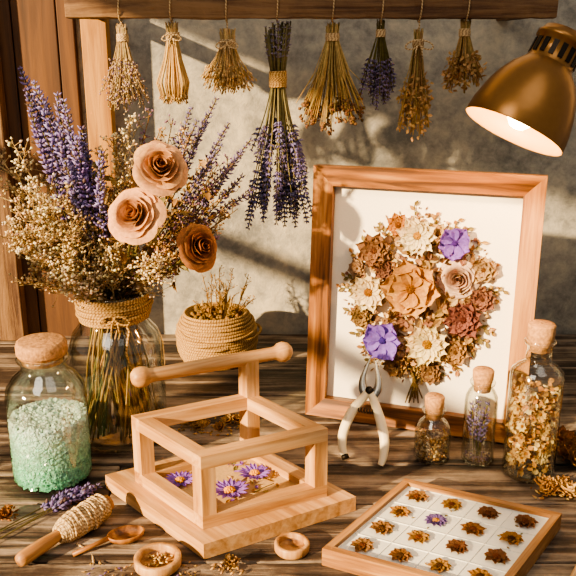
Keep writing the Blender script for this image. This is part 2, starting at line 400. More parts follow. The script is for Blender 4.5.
b=MB(); b.box(-.2975,-.2845,HY+.0175,WY-.0485,.536,.559,W_BEAM,(0,1,0)); b.obj('beam_bracket',(-.29,1.25,.54),.001)

def bow(b,p,w,m=TWINE_L,r=.0011):
    p=V(p)
    for sgn in (-1,1):
        pts=[]
        for i in range(13):
            t=i/12*2*PI; pts.append(p+V((sgn*w*.5*(1-math.cos(t)),-.002-.002*math.sin(t/2),w*.28*math.sin(t)-w*.12*(1-math.cos(t)))))
        b.tube(pts,r,m,segs=6,ang=True)
        b.tube([p,p+V((sgn*w*.2,-.003,-w*.4)),p+V((sgn*w*.28,-.002,-w*1.0))],r,m,segs=6,ang=True)
    b.blob(p+V((0,-.002,0)),r*2.4,(1,1,1),m)
def hang(name,x,ztie,zb,hw,kind,n,bowed=0,zst=None,whisk=0):
    b=MB(); ztop=.5475-.016; y=HY
    lp=[]
    for i in range(17):
        a=2*PI*i/16; lp.append((x+.001*math.sin(a),y+.019*math.cos(a),.5475+.0195*math.sin(a)))
    b.tube(lp,.001,TWINE_L,segs=5,ang=True)
    zs=zst or (ztie+.014)
    b.tube([(x,y-.004,.529),(x,y-.001,(.529+ztie)/2),(x,y,ztie)],.0011,TWINE_L,segs=5,ang=True)
    rn=.0022+n*.00008
    if kind=='biglav': b.helix(T((x,y,ztie)),[(rn+.0030,-.011),(rn+.0036,0),(rn+.0030,.011)],10,.0013,TWINE,16)
    else: b.helix(T((x,y,ztie)),[(rn+.0012,-.005),(rn+.0016,0),(rn+.0012,.005)],6,.0011,TWINE_L,14)
    if bowed: bow(b,(x,y-rn-.002,ztie),bowed)
    for i in range(n):
        a=U(0,2*PI); rr=math.sqrt(U(0,1)); dx=math.cos(a)*rr; dy=math.sin(a)*rr
        top=V((x+dx*rn*1.3,y+dy*rn*1.3,zs+U(-.004,.006))); tie=V((x+dx*rn,y+dy*rn,ztie))
        zz=zb+(ztie-zb)*(U(0,.3)+.12*rr); end=V((x+dx*hw,y+dy*hw*.6,zz))
        mid=tie.lerp(end,.45)+V((-dx*hw*.10,-dy*hw*.06,0))
        if whisk:
            z2=zb+(ztie-zb)*.12*U(0,1)
            pts=[top,tie,V((x+dx*hw*.55,y+dy*hw*.5,ztie-(ztie-zb)*.35)),V((x+dx*hw,y+dy*hw*.8,ztie-(ztie-zb)*.7)),V((x+dx*hw*.75,y+dy*hw*.6,z2))]
            b.tube(pts,.00085,PLANT,jit(lin('#cdac76'),.22),4); 
            for q in range(3): 
                b.bud(pts[-1]+V((U(-1,1),U(-1,1),U(0,2)))*.0025,(dx*.4,dy*.4,-1),.005,.0012,jit(lin('#c4a06a'),.25))
            continue
        sc={'lav':OLIVE,'biglav':lin('#7d7350'),'straw':lin('#a8834d'),'tan':lin('#cfae78'),'rust':lin('#b0945f'),'brown':lin('#b0925f'),'pink':lin('#b59c74')}[kind]
        if kind=='biglav' :
            t2=V((x+dx*rn*2.2,y+dy*rn*2.0,zs+U(-.03,.0)))
            b.tube([t2,tie],.0011,PLANT,jit(sc,.25),4)
            if i%2==0: 
                b.lavender(tie,t2,.55,jit(lin('#7d7280'),.2),(0,0,0),.0032,lin('#77704a'),.006)
            end.z=zb+(ztie-zb)*(.62*U(0,1)**1.1+.02)
            k=1-(end.z-zb)/(ztie-zb)*.5; end.x=x+dx*hw*k; end.y=y+dy*hw*k*.6
            b.lavender(tie,end,U(.28,.45),jit(lin('#68608c'),.2),(dx*-.004,0,0),.0062,lin('#8a815a'),.006)
        elif kind=='lav':
            b.tube([top,tie],.0008,PLANT,jit(sc,.25),4)
            b.lavender(tie,end,.5,jit(LAVD,.2),(0,0,0),.0048,OLIVE,.005)
        else:
            b.tube([top,tie,mid,end],.0008,PLANT,jit(sc,.25),4)
            d=(end-mid).normalized()
            if kind=='rust':
                for q in range(6): b.blob(end+V((U(-1,1),U(-1,1),U(-.5,1.8)))*.004,U(.0014,.0027),jit(lin('#7d5c40'),.35))
                b.tube([tie,tie.lerp(end,.5),end+V((U(-.008,.008),U(-.005,.005),U(-.002,.02)))],.0006,PLANT,jit(lin('#bfa46c'),.25),4)
            elif kind=='brown':
                for q in range(8):
                    t=U(.5,1); p=tie.lerp(end,t)+V((U(-1,1),U(-1,1),U(-1,1)))*.004
                    b.petal(frameM(p,(U(-1,1),U(-1,1),U(-1,1)),U(0,6)),U(.005,.009),.005,jit(lin('#ad8658'),.3),jit(lin('#c8a472'),.2),nu=2,nv=3)
            elif kind=='tan':
                for q in range(9):
                    t=U(.55,1.02); p=tie.lerp(end,t)+V((U(-1,1),U(-1,1),0))*.003
                    b.bud(p,d+V((U(-1,1),U(-1,1),U(-1,1)))*.4,U(.004,.008),.0012,jit(lin('#d2b078'),.22))
            elif kind=='pink':
                for q in range(16):
                    t=U(.35,1.02); p=tie.lerp(end,t)+V((U(-1,1),U(-1,1),0))*.003
                    b.bud(p,d+V((U(-1,1),U(-1,1),U(-1,1)))*.8,U(.003,.005),.0014,jit(lin('#c2a888') if U(0,1)>.3 else lin('#9c8598'),.22))
    b.obj(name,(x,y,ztop))
hang('dried_grass_bundle',-.227,.507,.400,.036,'pink',50)
hang('dried_wheat_whisk_bundle',-.158,.509,.421,.027,'tan',64,.013,whisk=1)
hang('dried_straw_flower_bundle',-.083,.500,.430,.038,'tan',84,.015)
hang('hanging_lavender_bundle',-.014,.452,.226,.054,'biglav',74,0,.53)
hang('dried_seed_head_bundle',.061,.508,.373,.044,'rust',64)
hang('small_lavender_bundle',.127,.513,.408,.027,'lav',28)
hang('dried_brown_flower_bundle',.179,.500,.366,.028,'brown',44,.019)
hang('dried_leaf_bundle',.242,.514,.428,.030,'brown',46)

# ------------------------------------------------------------------ flower vase
cx,cy=-.221,.963
b=MB(); M=T((cx,cy,0))
b.lathe([(.001,.004),(.045,.004),(.052,.002),(.057,.008),(.060,.03),(.061,.10),(.060,.13),(.054,.148),(.044,.16),(.041,.168),(.041,.196),(.044,.2),(.043,.203),(.040,.201),(.038,.195),(.038,.168)],M,GLASS,48)
b.lathe([(.001,.009),(.048,.010),(.055,.018),(.0575,.035),(.0580,.10),(.057,.128),(.051,.144),(.041,.156)],M,GLASS,48)
b.helix(M,[(.0425,.167),(.0435,.174),(.0432,.190),(.0425,.198)],10,.0021,TWINE,48,.0012)
b.helix(M,[(.0465,.174),(.0465,.190)],4,.002,TWINE,48,.003)
b.tube([(cx+.02,cy-.042,.18),(cx+.028,cy-.048,.165),(cx+.024,cy-.056,.14),(cx+.032,cy-.06,.115)],.0016,TWINE,segs=6,ang=True)
bow(b,(cx+.012,cy-.049,.182),.018,TWINE,.0014)
def base():
    a=U(0,6.28); r=.026*math.sqrt(U(0,1)); return V((cx+math.cos(a)*r,cy+math.sin(a)*r,.192))
for i in range(130):
    p=base(); a=U(0,6.28); r=.053*math.sqrt(U(.0,1))
    q=V((cx+math.cos(a)*r,cy+math.sin(a)*r,.012+U(0,.012)))
    m_=p.lerp(q,.5); m_=V((cx+(m_.x-cx)*1.15,cy+(m_.y-cy)*1.15,m_.z))
    b.tube([p,m_,q],U(.0008,.0016),PLANT,jit(lin(random.choice(['#b8975a','#9c8850','#cfaa6c','#7c7846'])),.25),5)
def K(u,v,Y=.94): return ((u-288)*.00122*Y/1.0,Y,.438-(v-100)*.0012+(.94-Y)*.12)
for (u,v) in [(24,72),(36,88),(46,100),(58,98),(66,118),(74,138),(40,130),(84,150),(30,112),(55,135),(60,158),(88,170),(80,128),(92,190),(98,150),(28,92),(64,104)]:
    Y=U(.89,.95); p1=V(K(u,v,Y)); p0=base()
    b.lavender(p0,p1,.56,jit(LAV2 if U(0,1)>.4 else LAV,.15),(-.004,0,.004),.0074,OLIVE,.0060)
for (u,v) in [(216,98),(206,114),(228,122),(250,138),(240,152),(220,144),(196,120),(186,134),(240,174),(210,160),(252,188),(190,108),(218,182),(230,200)]:
    Y=U(.90,.99); p1=V(K(u,v,Y)); p0=base()
    b.lavender(p0,p1,.40,jit(lin('#7f7096'),.18),(.01,0,.004),.0056,lin('#7a6a48'),.0062)
sp=[(0,212),(6,180),(12,240),(20,160),(26,200),(34,250),(42,180),(48,225),(56,262),(68,240),(74,205),(18,272),(60,190),(100,150),(118,130),(135,118),(140,150),(110,250),(88,272),(95,225),(150,250),(165,262),(10,200),(36,150),(24,228),(120,175),(64,275),(4,195),(-2,226),(14,255),(30,215),(44,205),(52,245),(22,185),(78,255),(2,160),(16,145),(8,232),(58,228),(82,240),(40,236),(30,188),(100,260),(126,262)]
for (u,v) in sp:
    Y=U(.87,.97); b.sprig(base(),K(u-5,v,Y),jit(random.choice([BEIGE,STRAW,lin('#ead8b4'),lin('#dcc49a')]),.1),19,.041,.30,.0021,lin('#c2a676'),(U(-.004,.004),0,U(-.01,.0)),6)
for (u,v) in [(215,165),(230,185),(236,205),(190,130),(172,118),(205,195),(222,215),(180,205),(160,125),(200,172),(212,240),(150,112),(232,160),(178,225),(205,218),(165,240),(186,190),(196,205)]:
    Y=U(.9,1.0); b.sprig(base(),K(u,v,Y),jit(random.choice([lin('#b89268'),lin('#96788e'),lin('#c29862'),lin('#d4b283')]),.1),14,.03,.35,.0019,lin('#92744a'),(U(0,.008),0,0),6)
for i in range(190):
    u=U(85,215); v=U(165,285); p=V(K(u,v,U(.92,.99)))
    if abs((u-150))>(290-v)*.62+18: continue
    b.petal(frameM(p,(U(-1,1),U(-1.4,0),U(-.3,1)),U(0,6)),U(.012,.024),U(.005,.009),jit(lin(random.choice(['#b08c56','#908554','#c29e6a','#957249'])),.2),None,nu=2,nv=4,bend=U(-.8,.8))
def stemrose(u,v,Y,R,face,ci,co):
    p=V(K(u,v,Y)); b.tube(b.curve(base(),p,(0,0,0),5),.0016,PLANT,OLIVE,5)
    f=V(face).normalized(); M2=frameM(p-f*R*.3,f,U(0,6)); b.rose(M2,R,ci,co)
    for i in range(5):
        b.petal(M2@Matrix.Rotation(i*1.256,4,'Z')@Matrix.Rotation(-.3,4,'X'),R*1.15,R*.35,jit(lin('#8a7a44')),None,nu=2,nv=4,bend=.2)
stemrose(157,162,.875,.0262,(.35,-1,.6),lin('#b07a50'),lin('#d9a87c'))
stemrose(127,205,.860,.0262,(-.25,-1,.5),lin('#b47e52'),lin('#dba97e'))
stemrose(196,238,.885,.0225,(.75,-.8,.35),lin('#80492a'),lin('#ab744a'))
b.obj('dried_flower_bouquet_in_glass_jar',(cx,cy,0))

# ------------------------------------------------------------------ mint bath-salt jar
cx,cy=-.2835,.860
b=MB(); M=T((cx,cy,0))
b.lathe([(.001,.003),(.038,.003),(.043,.0008),(.0455,.005),(.0465,.015),(.0465,.105),(.0445,.118),(.036,.131),(.028,.138),(.0255,.143),(.0255,.148),(.029,.151),(.030,.154),(.028,.157),(.025,.155),(.0235,.148)],M,GLASS,56)
b.lathe([(.0445,.085),(.0445,.104),(.0425,.116),(.034,.129),(.026,.136),(.0235,.141)],M,GLASS,56)
b.lathe([(.001,.148),(.0235,.148),(.0245,.156),(.0248,.158),(.0280,.1585),(.0290,.161),(.0290,.170),(.0275,.174),(.0245,.175),(.001,.175)],M,CORK,40)
def mint(z): 
    t=max(0,min(1,z/.078)); return lerp(lin('#86e4c0'),lin('#e6faf2'),t**1.0)
zs=[.004,.005,.012,.03,.05,.07,.077,.079]; rs=[.001,.040,.0430,.0430,.0430,.0430,.0430,.001]
b.lathe(list(zip(rs,zs)),M,CRYST,40,[mint(z) for z in zs for i in range(40)])
for i in range(5200):
    a=U(0,2*PI); z=U(.005,.079); c=jit(mint(z),.12)
    b.cube((cx+math.cos(a)*.0430,cy+math.sin(a)*.0430,z),U(.0009,.0019),c,CRYST)
for i in range(1000):
    a=U(0,2*PI); r=.043*math.sqrt(U(0,1)); b.cube((cx+math.cos(a)*r,cy+math.sin(a)*r,.079+U(0,.003)+.003*noise.noise(V((a,r*40,0)))),U(.0010,.0020),jit(lin('#e2f5ec'),.08),CRYST)
b.obj('mint_bath_salt_jar',(cx,cy,0))

# ------------------------------------------------------------------ twine pot
cx,cy=-.1170,1.235
b=MB(); M=T((cx,cy,0))
b.lathe([(.001,.002),(.050,.002),(.059,.018),(.062,.042),(.057,.066),(.050,.080),(.046,.080),(.044,.072),(.001,.070)],M,TWINE,36)
b.helix(M,[(.044,.0028),(.053,.0035),(.0605,.014),(.0645,.032),(.0645,.048),(.060,.066),(.050,.083)],22,.0028,TWINE,44,.0020)
b.helix(M,[(.0655,.026),(.0665,.042),(.064,.058)],4,.0026,TWINE,44,.010)
for i in range(24):
    a=U(0,6.28); r=.032*math.sqrt(U(0,1)); p=V((cx+math.cos(a)*r,cy+math.sin(a)*r,.070)); l=U(.03,.085)
    q=p+V((math.cos(a)*r*1.1+U(-.015,.015),math.sin(a)*r*.7,l))
    if i%4: b.sprig(p,q,lin('#a88450'),6,.016,.45,.0014,lin('#8a6a3c'),sub=2)
    else: b.petal(frameM(p,(math.cos(a),math.sin(a)-1,.2),U(-.5,.5)),l*.7,.009,jit(lin('#8d7447'),.2),jit(lin('#b0925c'),.2),bend=U(-.3,.3))
for i in range(60):
    a=U(0,6.28); r=.04*math.sqrt(U(0,1)); b.blob((cx+math.cos(a)*r,cy+math.sin(a)*r,.076+U(0,.007)),U(.003,.006),jit(lin('#8a6a3c'),.3))
b.obj('twine_wrapped_pot_with_dried_twigs',(cx,cy,0))

# ------------------------------------------------------------------ flower press
b=MB()
bF=V((-.085,.694));bR=V((.0756,.783));bL=V((-.2137,.830))
b.para(bF,bR-bF,bL-bF,0.0003,.018,W_LIGHT)
F=V((-.088,.7196));Rr=V((.0433,.783));Lf=V((-.1757,.8147)); A=Rr-F; Bv=Lf-F; B=F+A+Bv
a=A.normalized(); c=Bv.normalized(); w=.0155
zb,z1,z2,z3=.0182,.033,.087,.102
for (za,zc) in ((zb,z1),(z2,z3)):
    b.para(F,A,c*w,za,zc,W_LIGHT); b.para(Lf-c*w,A,c*w,za,zc,W_LIGHT)
    b.para(F+c*w,a*w,Bv-c*2*w,za,zc,W_LIGHT); b.para(F+A-a*w+c*w,a*w,Bv-c*2*w,za,zc,W_LIGHT)
for o in (F,F+A-a*w,F+Bv-c*w,F+A+Bv-a*w-c*w): b.para(o,a*w,c*w,z1,z2,W_LIGHT,(0,0,1))
o=B-a*w-c*w; b.para(o,a*w,c*w,z3,.146,W_LIGHT,(0,0,1))
b.para(F+a*w+c*w,A-a*2*w,Bv-c*2*w,zb,.024,PAPER)
h0=Lf-c*w*.5-a*.000; h1=B-c*w*.5+a*.046; hd=h1-h0; HL=hd.length
Mh=frameM((h0.x,h0.y,.149),(hd.x,hd.y,0))
b.lathe([(.0005,-.002),(.006,-.001),(.0105,.003),(.0122,.009),(.0112,.015),(.0085,.019),(.0078,.023),(.0082,HL*.5),(.0078,HL-.023),(.0085,HL-.019),(.0112,HL-.015),(.0122,HL-.009),(.0105,HL-.003),(.006,HL+.001),(.0005,HL+.002)],Mh,W_LIGHT,28)
ctr=F+A*.5+Bv*.5
def pf(s,t,z=.0245): p=F+A*s+Bv*t; return (p.x,p.y,z)
def aster(u,R,k=1):
    b.daisy(T(u)@Matrix.Rotation(U(0,6),4,'Z'),R,18,R*.28,lin('#8a5cc0'),lin('#e8a53a'),1,.12,.25,.26,col2=lin('#a682d2'),thick=k)
aster(pf(.42,.36),.023); aster(pf(.74,.54),.020); aster(pf(.22,.72),.019)
for i in range(44):
    p=pf(U(.2,.85),U(.2,.85)); b.petal(frameM(p,(U(-.3,.3),U(-.3,.3),1),U(0,6)),U(.006,.013),.004,jit(lin(random.choice(['#7d7a44','#c9a566','#8c5fb0','#a8783e'])),.2),None,nu=2,nv=3,bend=U(0,.5))
for i in range(4):
    p=V(pf(U(.3,.8),U(.2,.8))); q=p+V((U(-.03,.03),U(-.02,.02),.001)); b.tube([p,p.lerp(q,.5)+V((.003,0,.002)),q],.0006,PLANT,OLIVE,4)
b.obj('wooden_flower_press',(ctr.x,ctr.y,0),.0012)

# ------------------------------------------------------------------ framed pressed flower art
ex=V((.949,-.315,0)).normalized(); ey=V((.315,.949,0)).normalized(); le=math.radians(5)
up=V((0,0,1))*math.cos(le)+ey*math.sin(le); nf=-(ey*math.cos(le)-V((0,0,1))*math.sin(le))
PF=Matrix.Translation(V((.1675,.988,.0015)))
R3=Matrix((ex,up,nf)).transposed().to_4x4(); PF=PF@R3
b=MB(); W2=.1465; Hh=.346; fw=.026; d0,d1=-.014,.014
def q(x,y,z): return PF@V((x,y,z))
def mitre(o1,o2,i2,i1,g):
    pts=[q(*p,d0) for p in (o1,o2,i2,i1)]+[q(p[0],p[1],dd) for p,dd in zip((o1,o2,i2,i1),(d1,d1,d1-.004,d1-.004))]
    b.hexa(pts,W_OAK,PF.to_3x3()@V(g))
o=[(-W2,0),(W2,0),(W2,Hh),(-W2,Hh)]; n_=[(-W2+fw,fw),(W2-fw,fw),(W2-fw,Hh-fw),(-W2+fw,Hh-fw)]
for i,g in enumerate([(1,0,0),(0,1,0),(1,0,0),(0,1,0)]):
    j=(i+1)%4; mitre(o[i],o[j],n_[j],n_[i],g)
b.box(-W2+fw-.002,W2-fw+.002,fw-.002,Hh-fw+.002,-.012,-.004,CREAM,None,PF)
st=q(0,.24,-.015); ft=V((st.x,st.y,0))+ey*.085; ft.z=.004
b.tube([st,ft],.006,W_OAK,segs=4)
def pm(x,y,z=0,tilt=None,roll=None): return PF@T((x,y,-.0035+z))@Matrix.Rotation(U(0,6) if roll is None else roll,4,'Z')
fc=['#a37e58','#7d5a3e','#b8946a','#826048','#c9aa7c','#92724c','#644632','#a8885c','#8c6452']
def blobr(an): return 1+.10*noise.noise(V((math.cos(an)*2.2,math.sin(an)*2.2,4)))*2
for i in range(520):
    r=math.sqrt(U(0,1)); an=U(0,2*PI); k=blobr(an)*.93; x=.000+.088*r*math.cos(an)*k; y=.180+.100*r*math.sin(an)*k
    b.petal(pm(x,y,U(0,.006))@Matrix.Rotation(U(-.2,.7),4,'X'),U(.009,.018),U(.006,.011),jit(lin(random.choice(fc)),.2),None,nu=2,nv=4,bend=U(0,.9),ruf=.08)
for i in range(300):
    an=U(0,2*PI); r=U(.84,1.12); k=blobr(an); x=.000+.090*r*math.cos(an)*k; y=.178+.104*r*math.sin(an)*k
    if i%3==0: b.bud(q(x,y,-.003),PF.to_3x3()@V((math.cos(an)+U(-.5,.5),math.sin(an)+U(-.5,.5),.1)),U(.004,.009),.0012,jit(lin(random.choice(fc)),.2))
    else: b.blob(q(x,y,-.003+U(0,.005)),U(.0012,.003),jit(lin(random.choice(fc+['#d9bc8a','#c9a468'])),.2))
for i in range(26):
    an=i*2*PI/26+U(-.1,.1); k=blobr(an); p0=q(.072*math.cos(an)*k,.178+.084*math.sin(an)*k,-.001); p1=q(.098*math.cos(an)*k*U(.95,1.1),.178+.112*math.sin(an)*k*U(.95,1.08),-.001)
    b.tube([p0,p1],.0005,PLANT,OLIVE,4)
    for s_ in range(5):
        pp=p0.lerp(p1,.3+.17*s_); ang=an-PI/2+(.7 if s_%2 else -.7)
        lp_=PF.inverted()@pp
        b.petal(PF@T((lp_.x,lp_.y,-.002))@Matrix.Rotation(ang,4,'Z'),U(.007,.011),.005,jit(lin(random.choice(['#8a7a4c','#a3804e','#7a6a40','#9c6f48'])),.2),None,nu=2,nv=3,bend=.2)
for i in range(11):
    x0=.002+U(-.016,.016); b.tube([q(x0,.10,0),q(.002+x0*.25,.066,.001),q(.004+U(-.014,.014),U(.032,.042),.001)],.0009,PLANT,jit(lin('#7a6238'),.2),4)
for i in range(12):
    an=PI*1.5+U(-1,1); x=.002+.07*math.cos(an); b.sprig(q(x*.6,.10,0),q(x*1.15,.078+U(-.018,.0)+abs(x)*.3,.001),lin('#b5925c'),6,.012,.4,.0012,lin('#7a6238'),sub=3,twig=.0003)
def fl(x,y,R,n,W,col,cc,layers=2,cr=.22,z=.006,**k): b.daisy(pm(x,y,z),R,n,W,lin(col),lin(cc),layers,.12,.35,cr,thick=1.0,**k)
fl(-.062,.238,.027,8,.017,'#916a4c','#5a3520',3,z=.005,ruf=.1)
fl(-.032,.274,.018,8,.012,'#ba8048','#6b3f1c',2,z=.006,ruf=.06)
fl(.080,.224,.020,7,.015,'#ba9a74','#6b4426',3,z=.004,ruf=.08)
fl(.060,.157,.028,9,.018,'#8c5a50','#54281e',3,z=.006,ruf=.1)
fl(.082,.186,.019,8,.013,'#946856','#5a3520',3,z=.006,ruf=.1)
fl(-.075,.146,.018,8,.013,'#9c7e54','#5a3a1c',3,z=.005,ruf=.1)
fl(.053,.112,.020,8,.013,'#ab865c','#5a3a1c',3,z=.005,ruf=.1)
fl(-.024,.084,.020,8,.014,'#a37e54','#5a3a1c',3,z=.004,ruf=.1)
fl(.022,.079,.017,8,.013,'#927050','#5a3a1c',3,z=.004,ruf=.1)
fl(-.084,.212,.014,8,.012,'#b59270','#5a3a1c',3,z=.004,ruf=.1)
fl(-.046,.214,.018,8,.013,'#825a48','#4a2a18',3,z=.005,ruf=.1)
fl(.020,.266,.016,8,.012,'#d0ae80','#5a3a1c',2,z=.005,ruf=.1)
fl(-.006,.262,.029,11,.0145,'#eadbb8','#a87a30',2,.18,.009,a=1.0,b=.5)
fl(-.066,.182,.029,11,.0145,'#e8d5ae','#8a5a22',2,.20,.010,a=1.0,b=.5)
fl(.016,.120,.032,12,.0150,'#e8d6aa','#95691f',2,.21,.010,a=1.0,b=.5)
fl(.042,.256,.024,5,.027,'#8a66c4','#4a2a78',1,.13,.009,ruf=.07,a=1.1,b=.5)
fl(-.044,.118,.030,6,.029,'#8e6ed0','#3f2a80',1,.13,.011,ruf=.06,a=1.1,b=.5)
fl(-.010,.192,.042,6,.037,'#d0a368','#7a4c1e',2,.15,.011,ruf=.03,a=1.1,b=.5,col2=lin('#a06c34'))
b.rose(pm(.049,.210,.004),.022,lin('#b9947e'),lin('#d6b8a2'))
b.obj('framed_pressed_flower_art',(.1675,.988,0),.001)

# ------------------------------------------------------------------ corked bottles
def bottle(b,cx,cy,r,hs,hn,nr,ht):
    M=T((cx,cy,0))
    b.lathe([(.001,.0025),(r*.8,.0025),(r*.93,.0006),(r,.004),(r,hs-.012),(r*.96,hs-.004),(nr+(r-nr)*.5,hs+.003),(nr,hs+.009),(nr,hn-.004),(nr+.003,hn-.003),(nr+.0035,hn),(nr+.002,hn+.002),(nr-.001,hn+.001),(nr-.0015,hn-.004)],M,GLASS,44)
    b.lathe([(.001,.0045),(r*.88,.0050),(r*.935,.009),(r*.935,hs-.013),(r*.88,hs-.005),(nr+(r-nr)*.38,hs+.001),(nr-.0012,hs+.008)],M,GLASS,44)
    b.lathe([(.001,hn-.012),(nr-.002,hn-.012),(nr-.0008,hn),(nr+.0006,hn+.005),(nr+.0010,ht-.002),(nr-.0005,ht),(.001,ht)],M,CORK,28)
b=MB(); cx,cy=.181,.903; bottle(b,cx,cy,.0225,.048,.067,.0112,.0855)
for i in range(520):
    a=U(0,6.28); rr=.0195*math.sqrt(U(.1,1)); z=U(.006,.034); c=jit(lin(random.choice(['#c9a470','#a58050','#dcc294','#8d6a40'])),.2)
    b.blob((cx+math.cos(a)*rr,cy+math.sin(a)*rr,z),U(.001,.0023),c)
b.obj('small_corked_seed_bottle',(cx,cy,0))
b=MB(); cx,cy=.2370,.897; bottle(b,cx,cy,.0200,.092,.107,.0120,.123)
for i in range(6):
    b.lavender((cx+U(-.004,.004),cy,.006),(cx+U(-.010,.008),cy+U(-.008,.006),U(.055,.078)),.6,lin('#5a4e80'),(U(-.003,.003),0,0),.0062)
for i in range(60):
    a=U(0,6.28); rr=.016*math.sqrt(U(0,1)); b.bud((cx+math.cos(a)*rr,cy+math.sin(a)*rr,.006),(U(-1,1),U(-1,1),.3),.004,.0012,jit(lin('#6a5a6c'),.3))
b.obj('corked_lavender_bottle',(cx,cy,0))
b=MB(); cx,cy=.2925,.868; bottle(b,cx,cy,.0310,.138,.171,.0148,.192)
for i in range(680):
    a=U(0,6.28); rr=.0255*math.sqrt(U(.25,1)); z=.008+.105*U(0,1); c=jit(lin(random.choice(['#e0c48e','#c9a468','#b5864e','#e6d2a4','#94703e','#a57440'])),.15)
    p=V((cx+math.cos(a)*rr,cy+math.sin(a)*rr,z))
    b.petal(frameM(p,(math.cos(a)+U(-.6,.6),math.sin(a)+U(-.6,.6),U(-.8,.8)),U(0,6)),U(.006,.010),U(.004,.008),c,jit(c,.2),nu=2,nv=3,bend=U(0,1.2))
for i in range(30):
    a=U(-2.9,-.2); z=U(.014,.108); p=V((cx+math.cos(a)*.0245,cy+math.sin(a)*.0245,z))
    b.daisy(frameM(p,(math.cos(a),math.sin(a),.1),U(0,6)),.0082,7,.0045,lin(random.choice(['#e2cd9c','#d0b074','#c09a60'])),lin('#8a5a22'),1,.3,.3,.25,thick=.3)
b.obj('tall_corked_dried_flower_bottle',(cx,cy,0))

# ------------------------------------------------------------------ pruning shears leaning on frame
b=MB()
tip=V((.103,.962,.112)); bs=V((.093,.886,.005)); upd=(tip-bs).normalized(); exs=ex; nrm=exs.cross(upd).normalized()
def sp2(x,y,dz=0): return bs+exs*x+upd*(y*(tip-bs).length/ .126)+nrm*dz
def sm(pts,n=5):
    P=[V(p) for p in pts]; o=[]
    for i in range(len(P)-1):
        p0=P[max(i-1,0)];p1=P[i];p2=P[i+1];p3=P[min(i+2,len(P)-1)]
        for k in range(n):
            t=k/n; o.append(.5*((2*p1)+(p2-p0)*t+(2*p0-5*p1+4*p2-p3)*t*t+(3*p1-p0-3*p2+p3)*t**3))
    o.append(P[-1]); return o
lh=sm([sp2(.004,.086),sp2(-.006,.072),sp2(-.018,.055),sp2(-.027,.030),sp2(-.027,.012),sp2(-.022,.0)])
rh=sm([sp2(.004,.086),sp2(.012,.070),sp2(.020,.050),sp2(.026,.028),sp2(.025,.008),sp2(.022,-.002)])
n=len(lh)
b.tube(lh,[.0026+.0038*math.sin(PI*min(1,.15+.8*i/n)) for i in range(n)],IVORY,segs=10,nrm=nrm,flat=.8)
b.tube(rh,[.0026+.0038*math.sin(PI*min(1,.15+.8*i/n)) for i in range(n)],IVORY,segs=10,nrm=nrm,flat=.8)
b.tube([lh[-3],lh[-1]-upd*.001],.0048,DARKM,segs=10)
rr_=[.005,.0056,.0056,.0056,.0056,.0052,.005,.0047,.0044,.0040,.0034,.0028,.0022,.0016,.001,.0006]
b.tube(sm([sp2(.0,.078),sp2(-.005,.090),sp2(-.004,.104),sp2(.005,.130)]),rr_,STEEL,segs=8,nrm=nrm,flat=.35)
b.tube(sm([sp2(.009,.078),sp2(.015,.090),sp2(.015,.104),sp2(.010,.126)]),rr_,STEEL,segs=8,nrm=nrm,flat=.35)
b.lathe([(.0001,-.004),(.005,-.004),(.0052,.004),(.0035,.005),(.0001,.005)],frameM(sp2(.0045,.085),-nrm),DARKM,18)
b.helix(frameM(sp2(.0,.060),exs),[(.003,-.010),(.003,.016)],7,.0007,DARKM,14)
b.obj('pruning_shears',(bs.x,bs.y,0))

# ------------------------------------------------------------------ tray of specimens
b=MB()
tBL=V((.135,.819));tBR=V((.2927,.747));tFL=V((.0338,.685)); A=tBR-tBL; C=tFL-tBL; a=A.normalized(); c=C.normalized(); w=.008
b.para(tBL,A,C,.0003,.006,W_TRAY)
b.para(tBL,A,c*w,.006,.020,W_TRAY); b.para(tBL+C-c*w,A,c*w,.006,.020,W_TRAY)
b.para(tBL+c*w,a*w,C-c*2*w,.006,.020,W_TRAY); b.para(tBL+A-a*w+c*w,a*w,C-c*2*w,.006,.020,W_TRAY)
i0=tBL+a*w+c*w; Ai=A-a*2*w; Ci=C-c*2*w
b.para(i0,Ai,Ci,.006,.0145,WHITE)
for k in range(0,5):
    b.para(i0+Ai*(k/4*.996),Ai*.006,Ci,.0145,.0152,WHITE); b.para(i0+Ci*(k/4*.996),Ai,Ci*.006,.0145,.0153,WHITE)
for r in range(4):
    for k in range(4):
        p=i0+Ai*((k+.5)/4)+Ci*((r+.5)/4); R=.0136*U(.9,1.08)
        if (k,r)==(1,1): col,cc='#7d649c','#c08a30'
        else: col=random.choice(['#a57c42','#b28040','#8a5e34','#9a7044','#80563a']); cc=random.choice(['#5a3018','#4d3018','#6b3a1c'])
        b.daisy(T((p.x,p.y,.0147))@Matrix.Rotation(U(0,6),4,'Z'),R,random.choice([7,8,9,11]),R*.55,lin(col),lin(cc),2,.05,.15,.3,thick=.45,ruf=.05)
        for q_ in range(4):
            b.bud((p.x+U(-.012,.012),p.y+U(-.012,.012),.0150),(U(-1,1),U(-1,1),0.05),.005,.0009,jit(lin('#8a7a44'),.3))
b.obj('pressed_flower_specimen_tray',(tBL.x+.03,tBL.y-.1,0),.001)

